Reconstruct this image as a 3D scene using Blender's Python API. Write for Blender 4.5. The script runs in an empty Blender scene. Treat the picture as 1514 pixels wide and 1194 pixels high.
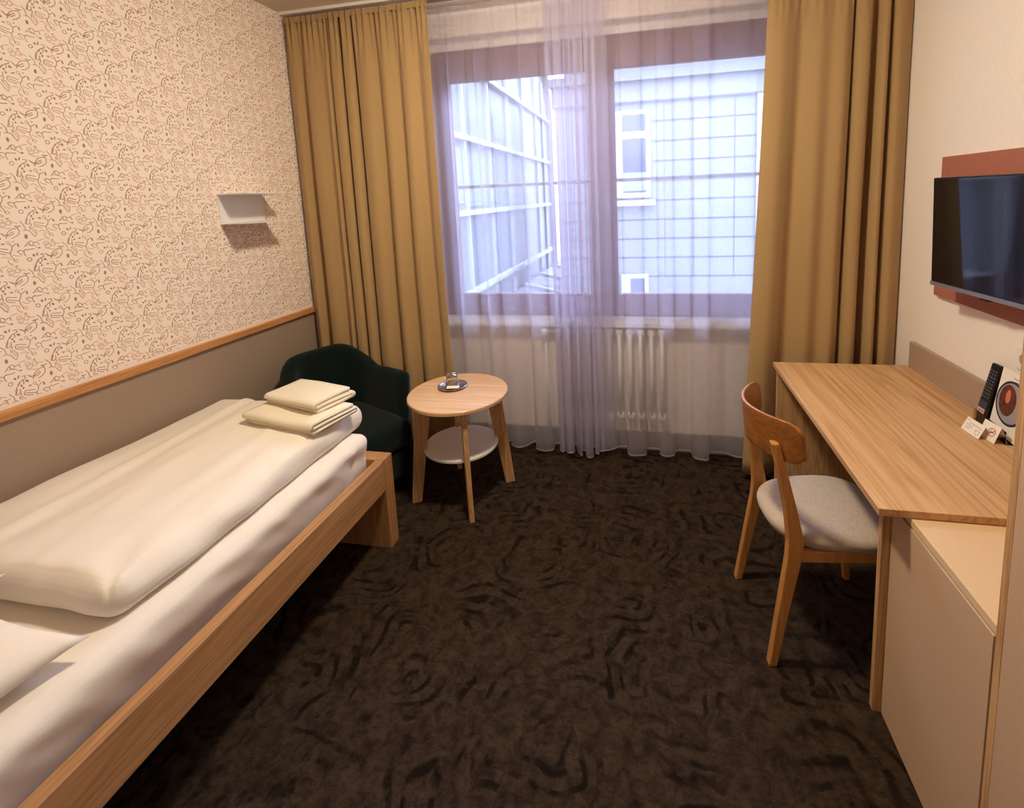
import bpy, bmesh, math, random
from math import sin, cos, pi, radians, sqrt
from mathutils import Vector, Matrix, noise

random.seed(4)
sc = bpy.context.scene
COL = sc.collection

# ------------------------------------------------------------------ camera
W_PX, H_PX, F_PX = 1514.0, 1194.0, 709.05
PX, PY = 819.9, 386.5                       # principal point (the photo is a crop)
CAM_H = 1.65
cam_d = bpy.data.cameras.new('camera')
cam = bpy.data.objects.new('camera', cam_d); COL.objects.link(cam)
sc.camera = cam
cam_d.sensor_fit = 'HORIZONTAL'; cam_d.sensor_width = 36.0
cam_d.lens = F_PX / W_PX * 36.0
cam_d.shift_x = -(PX - W_PX / 2) / W_PX
cam_d.shift_y = (PY - H_PX / 2) / W_PX
cam_d.clip_start = 0.02; cam_d.clip_end = 200
_p, _y, _r = radians(7.656), radians(11.544), radians(2.335)
_F = Vector((-sin(_y) * cos(_p), cos(_y) * cos(_p), -sin(_p)))
_r0 = Vector((cos(_y), sin(_y), 0)); _d0 = _F.cross(_r0)
_rt = cos(_r) * _r0 + sin(_r) * _d0
_dn = cos(_r) * _d0 - sin(_r) * _r0
cam.matrix_world = Matrix(((_rt.x, -_dn.x, -_F.x, 0), (_rt.y, -_dn.y, -_F.y, 0),
                           (_rt.z, -_dn.z, -_F.z, CAM_H), (0, 0, 0, 1)))

# ------------------------------------------------------------------ render look
sc.view_settings.view_transform = 'Standard'
sc.view_settings.look = 'None'
sc.view_settings.exposure = 0.35
sc.view_settings.gamma = 1.0
sc.view_settings.use_curve_mapping = False
try:
    sc.cycles.max_bounces = 12; sc.cycles.diffuse_bounces = 6; sc.cycles.glossy_bounces = 4
    sc.cycles.transmission_bounces = 8; sc.cycles.transparent_max_bounces = 24
    sc.cycles.sample_clamp_indirect = 6.0
except Exception:
    pass

# ------------------------------------------------------------------ world: overcast bluish daylight
SKY_STRENGTH = 21.0
world = bpy.data.worlds.new('overcast_sky'); sc.world = world
world.use_nodes = True
wn = world.node_tree; bg = wn.nodes['Background']
bg.inputs[1].default_value = SKY_STRENGTH
_tc = wn.nodes.new('ShaderNodeTexCoord'); _sp = wn.nodes.new('ShaderNodeSeparateXYZ'); _rp = wn.nodes.new('ShaderNodeValToRGB')
wn.links.new(_tc.outputs['Generated'], _sp.inputs[0]); wn.links.new(_sp.outputs[2], _rp.inputs[0]); wn.links.new(_rp.outputs[0], bg.inputs[0])
_rp.color_ramp.elements[0].position = 0.0; _rp.color_ramp.elements[0].color = (0.18, 0.22, 0.31, 1)
_rp.color_ramp.elements[1].position = 0.75; _rp.color_ramp.elements[1].color = (0.57, 0.69, 1.10, 1)

# portal so the sky is sampled through the window opening
ld = bpy.data.lights.new('window_portal', 'AREA'); ld.shape = 'RECTANGLE'
ld.size = 2.29; ld.size_y = 1.8
ld.cycles.is_portal = True
lo = bpy.data.objects.new('window_portal', ld); COL.objects.link(lo)
lo.location = (-0.295, 3.24, 1.75); lo.rotation_euler = (radians(-90), 0, 0)   # faces into the room

LAMP_COL = (1.0, 0.85, 0.63); LAMP_STRENGTH = 188.0

# ------------------------------------------------------------------ helpers
def link(o):
    COL.objects.link(o); return o

def tag(o, label=None, cat=None, group=None, kind=None):
    if label: o['label'] = label
    if cat: o['category'] = cat
    if group: o['group'] = group
    if kind: o['kind'] = kind
    return o

def empty(name, loc=(0, 0, 0), rz=0.0, label=None, cat=None, group=None):
    o = bpy.data.objects.new(name, None); link(o)
    o.empty_display_size = 0.1
    o.location = loc; o.rotation_euler = (0, 0, rz)
    return tag(o, label, cat, group)

def finish(name, bm, mat, parent=None, smooth=False, bevel=0.0, seg=2, sub=0, auto=None):
    bmesh.ops.recalc_face_normals(bm, faces=bm.faces[:])
    me = bpy.data.meshes.new(name); bm.to_mesh(me); bm.free()
    o = bpy.data.objects.new(name, me); link(o)
    for m in (mat if isinstance(mat, (list, tuple)) else [mat]):
        me.materials.append(m)
    if parent is not None: o.parent = parent
    if smooth:
        for p in me.polygons: p.use_smooth = True
    if bevel > 0:
        b = o.modifiers.new('bevel', 'BEVEL'); b.width = bevel; b.segments = seg
        b.limit_method = 'ANGLE'; b.angle_limit = radians(40)
    if sub:
        s = o.modifiers.new('sub', 'SUBSURF'); s.levels = sub; s.render_levels = sub
    return o

def box(bm, x0, x1, y0, y1, z0, z1, mi=0):
    vs = [bm.verts.new((x, y, z)) for z in (z0, z1) for y in (y0, y1) for x in (x0, x1)]
    for f in ((0, 2, 3, 1), (4, 5, 7, 6), (0, 1, 5, 4), (2, 6, 7, 3), (0, 4, 6, 2), (1, 3, 7, 5)):
        fc = bm.faces.new([vs[i] for i in f]); fc.material_index = mi
    return vs

def boxobj(name, mat, dims, parent=None, bevel=0.0, seg=2):
    bm = bmesh.new(); box(bm, *dims)
    return finish(name, bm, mat, parent, bevel=bevel, seg=seg)

def prism(bm, pts, d):
    """closed polygon pts (3D) extruded by vector d"""
    d = Vector(d)
    a = [bm.verts.new(p) for p in pts]; b = [bm.verts.new(Vector(p) + d) for p in pts]
    n = len(pts)
    bm.faces.new(a); bm.faces.new(b[::-1])
    for i in range(n):
        bm.faces.new((a[i], b[i], b[(i + 1) % n], a[(i + 1) % n]))

def lathe(bm, prof, seg=48, c=(0, 0, 0), close=False):
    rings = []
    for r, z in prof:
        if r < 1e-6:
            rings.append([bm.verts.new((c[0], c[1], c[2] + z))])
        else:
            rings.append([bm.verts.new((c[0] + r * cos(2 * pi * k / seg), c[1] + r * sin(2 * pi * k / seg), c[2] + z)) for k in range(seg)])
    pr = list(zip(rings, rings[1:]))
    if close: pr.append((rings[-1], rings[0]))
    for A, B in pr:
        for k in range(seg):
            k2 = (k + 1) % seg
            if len(A) == 1 and len(B) == 1: continue
            if len(A) == 1: bm.faces.new((A[0], B[k], B[k2]))
            elif len(B) == 1: bm.faces.new((A[k], B[0], A[k2]))
            else: bm.faces.new((A[k], B[k], B[k2], A[k2]))

def tube(bm, pts, r, seg=10, cap=True):
    pts = [Vector(p) for p in pts]
    rs = r if isinstance(r, (list, tuple)) else [r] * len(pts)
    rings = []
    for i, p in enumerate(pts):
        t = (pts[min(i + 1, len(pts) - 1)] - pts[max(i - 1, 0)]).normalized()
        ref = Vector((0, 0, 1)) if abs(t.z) < 0.9 else Vector((1, 0, 0))
        u = t.cross(ref).normalized(); v = t.cross(u)
        rings.append([bm.verts.new(p + rs[i] * (cos(2 * pi * k / seg) * u + sin(2 * pi * k / seg) * v)) for k in range(seg)])
    for A, B in zip(rings, rings[1:]):
        for k in range(seg):
            bm.faces.new((A[k], A[(k + 1) % seg], B[(k + 1) % seg], B[k]))
    if cap:
        bm.faces.new(rings[0][::-1]); bm.faces.new(rings[-1])

def grid_faces(bm, V, closed=False):
    for i in range(len(V) - 1):
        n = len(V[0])
        for j in range(n if closed else n - 1):
            bm.faces.new((V[i][j], V[i + 1][j], V[i + 1][(j + 1) % n], V[i][(j + 1) % n]))

def rounded_block(bm, x0, x1, y0, y1, z0, z1, r, step=0.03, disp=None):
    """box rounded by radius r with a dense surface; disp(p, n) -> offset vector"""
    def axis(a, b):
        n = max(2, int(round((b - a) / step)))
        pts = [a + (b - a) * i / n for i in range(n + 1)]
        extra = [a + r * t for t in (0.12, 0.3, 0.55, 0.8)] + [b - r * t for t in (0.12, 0.3, 0.55, 0.8)]
        return sorted(set([round(v, 5) for v in pts + extra]))
    ax, ay, az = axis(x0, x1), axis(y0, y1), axis(z0, z1)
    cache = {}
    rr = [min(r, (x1 - x0) / 2 - 1e-4), min(r, (y1 - y0) / 2 - 1e-4), min(r, (z1 - z0) / 2 - 1e-4)]
    def vert(x, y, z):
        k = (x, y, z)
        if k in cache: return cache[k]
        p = Vector(k)
        q = Vector((min(max(x, x0 + rr[0]), x1 - rr[0]), min(max(y, y0 + rr[1]), y1 - rr[1]), min(max(z, z0 + rr[2]), z1 - rr[2])))
        d = p - q
        n = Vector((d.x / rr[0], d.y / rr[1], d.z / rr[2]))
        if n.length > 1e-6:
            n.normalize()
            p = q + Vector((n.x * rr[0], n.y * rr[1], n.z * rr[2]))
        if disp: p = p + disp(p, n)
        cache[k] = bm.verts.new(p); return cache[k]
    for z in (az[0], az[-1]):
        for i in range(len(ax) - 1):
            for j in range(len(ay) - 1):
                bm.faces.new((vert(ax[i], ay[j], z), vert(ax[i + 1], ay[j], z), vert(ax[i + 1], ay[j + 1], z), vert(ax[i], ay[j + 1], z)))
    for y in (ay[0], ay[-1]):
        for i in range(len(ax) - 1):
            for j in range(len(az) - 1):
                bm.faces.new((vert(ax[i], y, az[j]), vert(ax[i + 1], y, az[j]), vert(ax[i + 1], y, az[j + 1]), vert(ax[i], y, az[j + 1])))
    for x in (ax[0], ax[-1]):
        for i in range(len(ay) - 1):
            for j in range(len(az) - 1):
                bm.faces.new((vert(x, ay[i], az[j]), vert(x, ay[i + 1], az[j]), vert(x, ay[i + 1], az[j + 1]), vert(x, ay[i], az[j + 1])))

def ns(x, y, z=0.0): return noise.noise(Vector((x, y, z)))

# ------------------------------------------------------------------ materials
def srgb(r, g, b):
    f = lambda c: (c / 255 / 12.92) if c / 255 <= 0.04045 else ((c / 255 + 0.055) / 1.055) ** 2.4
    return (f(r), f(g), f(b), 1.0)

class NT:
    def __init__(s, name):
        s.m = bpy.data.materials.new(name); s.m.use_nodes = True
        s.t = s.m.node_tree; s.n = s.t.nodes; s.l = s.t.links
        s.b = s.n['Principled BSDF']; s.out = s.n['Material Output']
        s._tc = None
    def tc(s, k='Object'):
        if s._tc is None: s._tc = s.n.new('ShaderNodeTexCoord')
        return s._tc.outputs[k]
    def put(s, sock, v):
        if isinstance(v, bpy.types.NodeSocket): s.l.new(v, sock)
        elif v is not None: sock.default_value = v
    def math(s, op, a, b=None, c=None, clamp=False):
        n = s.n.new('ShaderNodeMath'); n.operation = op; n.use_clamp = clamp
        s.put(n.inputs[0], a); s.put(n.inputs[1], b)
        if c is not None: s.put(n.inputs[2], c)
        return n.outputs[0]
    def mapping(s, v, loc=(0, 0, 0), rot=(0, 0, 0), scale=(1, 1, 1), typ='POINT'):
        n = s.n.new('ShaderNodeMapping'); n.vector_type = typ
        s.l.new(v, n.inputs[0]); n.inputs[1].default_value = loc; n.inputs[2].default_value = rot; n.inputs[3].default_value = scale
        return n.outputs[0]
    def noise(s, v, scale=5, detail=3, rough=0.5, dist=0.0, col=False):
        n = s.n.new('ShaderNodeTexNoise'); s.l.new(v, n.inputs['Vector'])
        n.inputs['Scale'].default_value = scale; n.inputs['Detail'].default_value = detail
        n.inputs['Roughness'].default_value = rough; n.inputs['Distortion'].default_value = dist
        return n.outputs['Color' if col else 'Fac']
    def ramp(s, f, stops, interp='LINEAR'):
        n = s.n.new('ShaderNodeValToRGB'); s.l.new(f, n.inputs[0]); e = n.color_ramp.elements
        n.color_ramp.interpolation = interp
        while len(e) < len(stops): e.new(0.5)
        for el, (p, c) in zip(e, stops): el.position = p; el.color = c
        return n.outputs[0]
    def mix(s, f, a, b, typ='MIX'):
        n = s.n.new('ShaderNodeMix'); n.data_type = 'RGBA'; n.blend_type = typ
        s.put(n.inputs[0], f); s.put(n.inputs[6], a); s.put(n.inputs[7], b)
        return n.outputs[2]
    def bump(s, h, strength=0.2, dist=0.01):
        n = s.n.new('ShaderNodeBump'); s.l.new(h, n.inputs['Height'])
        n.inputs['Strength'].default_value = strength; n.inputs['Distance'].default_value = dist
        s.l.new(n.outputs[0], s.b.inputs['Normal'])
    def base(s, c): s.put(s.b.inputs['Base Color'], c)
    def rough(s, v): s.put(s.b.inputs['Roughness'], v)
    def sep(s, v):
        n = s.n.new('ShaderNodeSeparateXYZ'); s.l.new(v, n.inputs[0]); return n.outputs
    def comb(s, x, y, z):
        n = s.n.new('ShaderNodeCombineXYZ')
        for i, v in enumerate((x, y, z)): s.put(n.inputs[i], v)
        return n.outputs[0]

def m_plain(name, col, rough=0.5, metal=0.0, var=0.04, scale=40, bump=0.0, spec=0.5, sheen=0.0):
    t = NT(name)
    nz = t.noise(t.tc(), scale, 3)
    dark = tuple(c * (1 - var) for c in col[:3]) + (1,)
    lite = tuple(min(1, c * (1 + var)) for c in col[:3]) + (1,)
    t.base(t.ramp(nz, [(0.3, dark), (0.7, lite)])); t.rough(rough)
    t.b.inputs['Metallic'].default_value = metal
    t.b.inputs['Specular IOR Level'].default_value = spec
    if sheen: t.b.inputs['Sheen Weight'].default_value = sheen
    if bump: t.bump(nz, bump, 0.002)
    return t.m

def m_wood(name, light, dark, axis='y', grain=1.0, rough=0.45, contrast=1.0):
    """oak-like decor with the grain running along the axis"""
    t = NT(name)
    s = {'x': (0.35, 7, 7), 'y': (7, 0.35, 7), 'z': (7, 7, 0.35)}[axis]
    v = t.mapping(t.tc(), scale=tuple(k * grain for k in s))
    big = t.noise(v, 1.6, 4, 0.55, 1.4)
    s2 = {'x': (2, 90, 90), 'y': (90, 2, 90), 'z': (90, 90, 2)}[axis]
    fine = t.noise(t.mapping(t.tc(), scale=tuple(k * grain for k in s2)), 1.5, 3, 0.6)
    rings = t.math('FRACT', t.math('MULTIPLY', big, 7.0))
    tri = t.math('ABSOLUTE', t.math('SUBTRACT', rings, 0.5))
    f = t.math('ADD', t.math('MULTIPLY', tri, 0.55 * contrast), t.math('MULTIPLY', fine, 0.75))
    c = t.ramp(f, [(0.28, dark), (0.62, light)])
    t.base(c); t.rough(rough); t.bump(fine, 0.08, 0.001)
    t.b.inputs['Specular IOR Level'].default_value = 0.35
    return t.m

def m_cloth(name, col, scale=900, rough=0.9, bump=0.12, var=0.06, sheen=0.15, transl=0.0):
    t = NT(name)
    a = t.noise(t.mapping(t.tc(), scale=(1, 1, 0.25)), scale, 2)
    b = t.noise(t.mapping(t.tc(), scale=(0.25, 0.25, 1)), scale, 2)
    w = t.math('ADD', a, b)
    dark = tuple(c * (1 - var) for c in col[:3]) + (1,)
    lite = tuple(min(1, c * (1 + var)) for c in col[:3]) + (1,)
    t.base(t.ramp(t.math('MULTIPLY', w, 0.5), [(0.35, dark), (0.65, lite)])); t.rough(rough)
    t.b.inputs['Specular IOR Level'].default_value = 0.15
    t.b.inputs['Sheen Weight'].default_value = sheen
    t.bump(w, bump, 0.001)
    if transl:
        tr = t.n.new('ShaderNodeBsdfTranslucent'); tr.inputs[0].default_value = col
        mx = t.n.new('ShaderNodeMixShader'); mx.inputs[0].default_value = transl
        t.l.new(t.b.outputs[0], mx.inputs[1]); t.l.new(tr.outputs[0], mx.inputs[2]); t.l.new(mx.outputs[0], t.out.inputs[0])
    return t.m

M = {}
OAK_L, OAK_D = srgb(208, 166, 118), srgb(168, 124, 80)
M['oak_y'] = m_wood('oak_along_y', OAK_L, OAK_D, 'y')
M['oak_x'] = m_wood('oak_along_x', OAK_L, OAK_D, 'x')
M['oak_z'] = m_wood('oak_along_z', OAK_L, OAK_D, 'z')
M['desk_oak'] = m_wood('desk_top_oak', srgb(214, 174, 128), srgb(182, 138, 92), 'y', 0.5, 0.38, 0.8)
M['table_oak'] = m_wood('table_top_oak', srgb(226, 190, 152), srgb(204, 164, 124), 'x', 0.8, 0.24, 0.7)
M['chair_wood'] = m_wood('chair_wood', srgb(206, 150, 88), srgb(180, 124, 66), 'z', 0.8, 0.33, 0.6)
M['chair_back'] = m_wood('chair_back_wood', srgb(172, 114, 60), srgb(142, 88, 42), 'y', 0.8, 0.3, 0.7)
M['rail'] = m_wood('rail_wood', srgb(205, 150, 96), srgb(168, 112, 62), 'y', 1.0, 0.4, 0.7)
M['bed_oak'] = m_wood('bed_oak', srgb(188, 142, 96), srgb(156, 112, 72), 'y', 1.0, 0.45, 0.8)
M['bed_oak_z'] = m_wood('bed_oak_upright', srgb(188, 142, 96), srgb(156, 112, 72), 'z', 1.0, 0.45, 0.8)
M['laminate'] = m_plain('beige_laminate', srgb(200, 168, 138), 0.55, var=0.05, scale=260, bump=0.05)
M['upstand'] = m_plain('taupe_laminate', srgb(170, 146, 126), 0.55, var=0.04, scale=200)
M['pale_top'] = m_plain('pale_birch_laminate', srgb(222, 192, 152), 0.5, var=0.03, scale=200)  # light tan laminate, paled further for the bright light on the cabinet top
M['white_wall'] = m_plain('white_wall_paint', srgb(240, 231, 222), 0.85, var=0.02, scale=60, bump=0.15)
M['ceiling'] = m_plain('ceiling_paint', srgb(214, 202, 188), 0.9, var=0.02, scale=60, bump=0.1)
M['sill'] = m_plain('white_sill', srgb(235, 236, 240), 0.4, var=0.01)
M['frame'] = m_wood('window_frame_wood', srgb(128, 58, 40), srgb(98, 42, 28), 'z', 1.0, 0.45, 0.5)
M['skirting'] = m_plain('grey_brown_skirting', srgb(120, 112, 106), 0.6)
M['rad'] = m_plain('radiator_enamel', srgb(236, 234, 230), 0.35, var=0.01)
M['white'] = m_plain('white_coated_steel', srgb(232, 228, 222), 0.45, var=0.01)
M['shelf_white'] = m_plain('white_shelf_board', srgb(228, 226, 226), 0.4, var=0.01)
M['linen'] = m_cloth('white_bed_linen', srgb(238, 230, 218), 700, 0.85, 0.08, 0.02, 0.1)
M['towel'] = m_cloth('cream_terry_towel', srgb(238, 228, 204), 420, 0.95, 0.6, 0.05, 0.3)
M['green'] = m_cloth('dark_green_wool', srgb(10, 24, 21), 500, 0.95, 0.5, 0.35, 0.1)
M['seat'] = m_cloth('beige_seat_fabric', srgb(186, 170, 152), 420, 0.95, 0.4, 0.14, 0.2)
M['black'] = m_plain('black_plastic', srgb(14, 14, 16), 0.35, var=0.1)
M['darkmetal'] = m_plain('dark_metal', srgb(40, 38, 38), 0.4, metal=0.6)
M['panel_red'] = m_plain('brick_red_panel', srgb(168, 104, 84), 0.6, var=0.03)
M['silver'] = m_plain('silver_plastic', srgb(150, 152, 160), 0.3, metal=0.6, var=0.02)
M['steel'] = m_plain('polished_steel', srgb(215, 215, 220), 0.22, metal=1.0, var=0.02)
M['darkred'] = m_plain('dark_red_plastic', srgb(78, 22, 20), 0.4)
M['card'] = m_plain('white_card', srgb(240, 234, 224), 0.7, var=0.01)
M['ink'] = m_plain('grey_ink', srgb(120, 112, 108), 0.7)
M['redink'] = m_plain('red_ink', srgb(190, 50, 48), 0.7)
M['greyink'] = m_plain('pale_grey_ink', srgb(150, 150, 160), 0.7)
M['label_red'] = m_plain('pinkish_label', srgb(214, 180, 178), 0.6)
M['button'] = m_plain('grey_button', srgb(96, 98, 106), 0.5)
M['bluegrey'] = m_plain('blue_grey_plastic', srgb(52, 58, 74), 0.4)
M['plate'] = m_plain('grey_plate_print', srgb(150, 150, 150), 0.6)
M['plate_rim'] = m_plain('navy_plate_rim_print', srgb(34, 34, 52), 0.6)
M['food'] = m_plain('dark_food_print', srgb(96, 44, 34), 0.6, var=0.5, scale=80)
M['salmon'] = m_plain('orange_food_print', srgb(196, 120, 84), 0.6)

def m_glass_thin(name, tint=(1, 1, 1, 1), rough=0.0, fres=1.45):
    t = NT(name); t.n.remove(t.b)
    tr = t.n.new('ShaderNodeBsdfTransparent'); tr.inputs[0].default_value = tint
    gl = t.n.new('ShaderNodeBsdfGlossy'); gl.inputs['Roughness'].default_value = rough
    fr = t.n.new('ShaderNodeFresnel'); fr.inputs[0].default_value = fres
    mx = t.n.new('ShaderNodeMixShader')
    t.l.new(fr.outputs[0], mx.inputs[0]); t.l.new(tr.outputs[0], mx.inputs[1]); t.l.new(gl.outputs[0], mx.inputs[2])
    t.l.new(mx.outputs[0], t.out.inputs[0]); return t.m
M['pane'] = m_glass_thin('window_glass')
M['acrylic'] = m_glass_thin('clear_acrylic', (0.93, 0.93, 0.93, 1), 0.02)
tg = NT('drinking_glass'); tg.b.inputs['Transmission Weight'].default_value = 1.0
tg.b.inputs['Roughness'].default_value = 0.0; tg.b.inputs['IOR'].default_value = 1.45
tg.b.inputs['Base Color'].default_value = (0.97, 0.98, 0.98, 1); M['glass'] = tg.m

# TV screen
t = NT('tv_screen'); t.base((0.006, 0.006, 0.007, 1)); t.rough(0.03)
t.b.inputs['Specular IOR Level'].default_value = 0.45; M['screen'] = t.m

# sheer curtain
def m_sheer():
    t = NT('sheer_voile'); t.n.remove(t.b)
    v = t.mapping(t.tc('Object'), scale=(1, 1, 0.15))
    nz = t.noise(v, 300, 2)
    zz = t.sep(t.tc('Object'))[2]
    hem = t.math('LESS_THAN', zz, 0.011)
    cov = t.math('ADD', t.math('MULTIPLY', nz, 0.10), 0.38)
    cov = t.math('ADD', cov, t.math('MULTIPLY', hem, 0.45), clamp=True)
    tr = t.n.new('ShaderNodeBsdfTransparent')
    df = t.n.new('ShaderNodeBsdfDiffuse'); df.inputs[0].default_value = srgb(240, 236, 246)
    tl = t.n.new('ShaderNodeBsdfTranslucent'); tl.inputs[0].default_value = srgb(236, 234, 252)
    m1 = t.n.new('ShaderNodeMixShader'); m1.inputs[0].default_value = 0.72
    t.l.new(df.outputs[0], m1.inputs[1]); t.l.new(tl.outputs[0], m1.inputs[2])
    m2 = t.n.new('ShaderNodeMixShader'); t.l.new(cov, m2.inputs[0])
    t.l.new(tr.outputs[0], m2.inputs[1]); t.l.new(m1.outputs[0], m2.inputs[2])
    t.l.new(m2.outputs[0], t.out.inputs[0]); return t.m
M['sheer'] = m_sheer()
M['drape'] = m_cloth('olive_gold_drape', srgb(172, 142, 98), 600, 0.75, 0.15, 0.05, 0.25)

# carpet: dark brown with broken angular/curved dashes
def m_carpet():
    t = NT('patterned_carpet')
    o = t.tc('Object')
    warp = t.noise(o, 3.2, 2, 0.5, 0, True)
    wv = t.n.new('ShaderNodeVectorMath'); wv.operation = 'MULTIPLY_ADD'
    t.l.new(warp, wv.inputs[0]); wv.inputs[1].default_value = (0.26, 0.26, 0); t.l.new(o, wv.inputs[2])
    vor = t.n.new('ShaderNodeTexVoronoi'); vor.voronoi_dimensions = '2D'; vor.feature = 'F1'
    vor.distance = 'CHEBYCHEV'
    t.l.new(wv.outputs[0], vor.inputs['Vector']); vor.inputs['Scale'].default_value = 2.3
    vor.inputs['Randomness'].default_value = 0.8
    vor2 = t.n.new('ShaderNodeTexVoronoi'); vor2.voronoi_dimensions = '2D'; vor2.feature = 'F1'
    t.l.new(wv.outputs[0], vor2.inputs['Vector']); vor2.inputs['Scale'].default_value = 2.3
    vor2.inputs['Randomness'].default_value = 0.8
    d = t.math('ADD', t.math('MULTIPLY', vor.outputs['Distance'], 0.5), t.math('MULTIPLY', vor2.outputs['Distance'], 0.5))
    band = t.math('SINE', t.math('MULTIPLY', d, 48.0))
    mask = t.noise(t.mapping(o, (3, 1, 0)), 5.0, 3, 0.6)
    m1 = t.math('MULTIPLY', t.math('SUBTRACT', mask, 0.45), 8.0, clamp=True)
    frag = t.math('MULTIPLY', t.math('SUBTRACT', t.noise(o, 17, 2, 0.6), 0.36), 7.0, clamp=True)
    dash = t.math('MULTIPLY', t.math('MULTIPLY', t.math('SUBTRACT', band, 0.2), 1.8, clamp=True), t.math('MULTIPLY', m1, frag))
    med = t.noise(o, 19, 5, 0.72, 0.6)
    speck = t.noise(t.mapping(o, scale=(1, 1.6, 1)), 42, 4, 0.7, 0.4)
    fib = t.noise(o, 420, 2, 0.6)
    base = t.ramp(med, [(0.36, srgb(41, 31, 24)), (0.66, srgb(72, 58, 46))])
    base = t.mix(t.math('MULTIPLY', t.math('MULTIPLY', t.math('SUBTRACT', speck, 0.50), 5.0, clamp=True), 0.8), base, srgb(42, 31, 23))
    base = t.mix(t.math('MULTIPLY', dash, 0.85), base, srgb(22, 16, 12))
    f2 = t.ramp(fib, [(0.25, (0.55, 0.55, 0.55, 1)), (0.75, (1.35, 1.35, 1.35, 1))])
    base = t.mix(1.0, base, f2, 'MULTIPLY')
    t.base(base); t.rough(0.97); t.b.inputs['Specular IOR Level'].default_value = 0.05
    t.bump(fib, 0.7, 0.004)
    return t.m
M['carpet'] = m_carpet()

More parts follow.
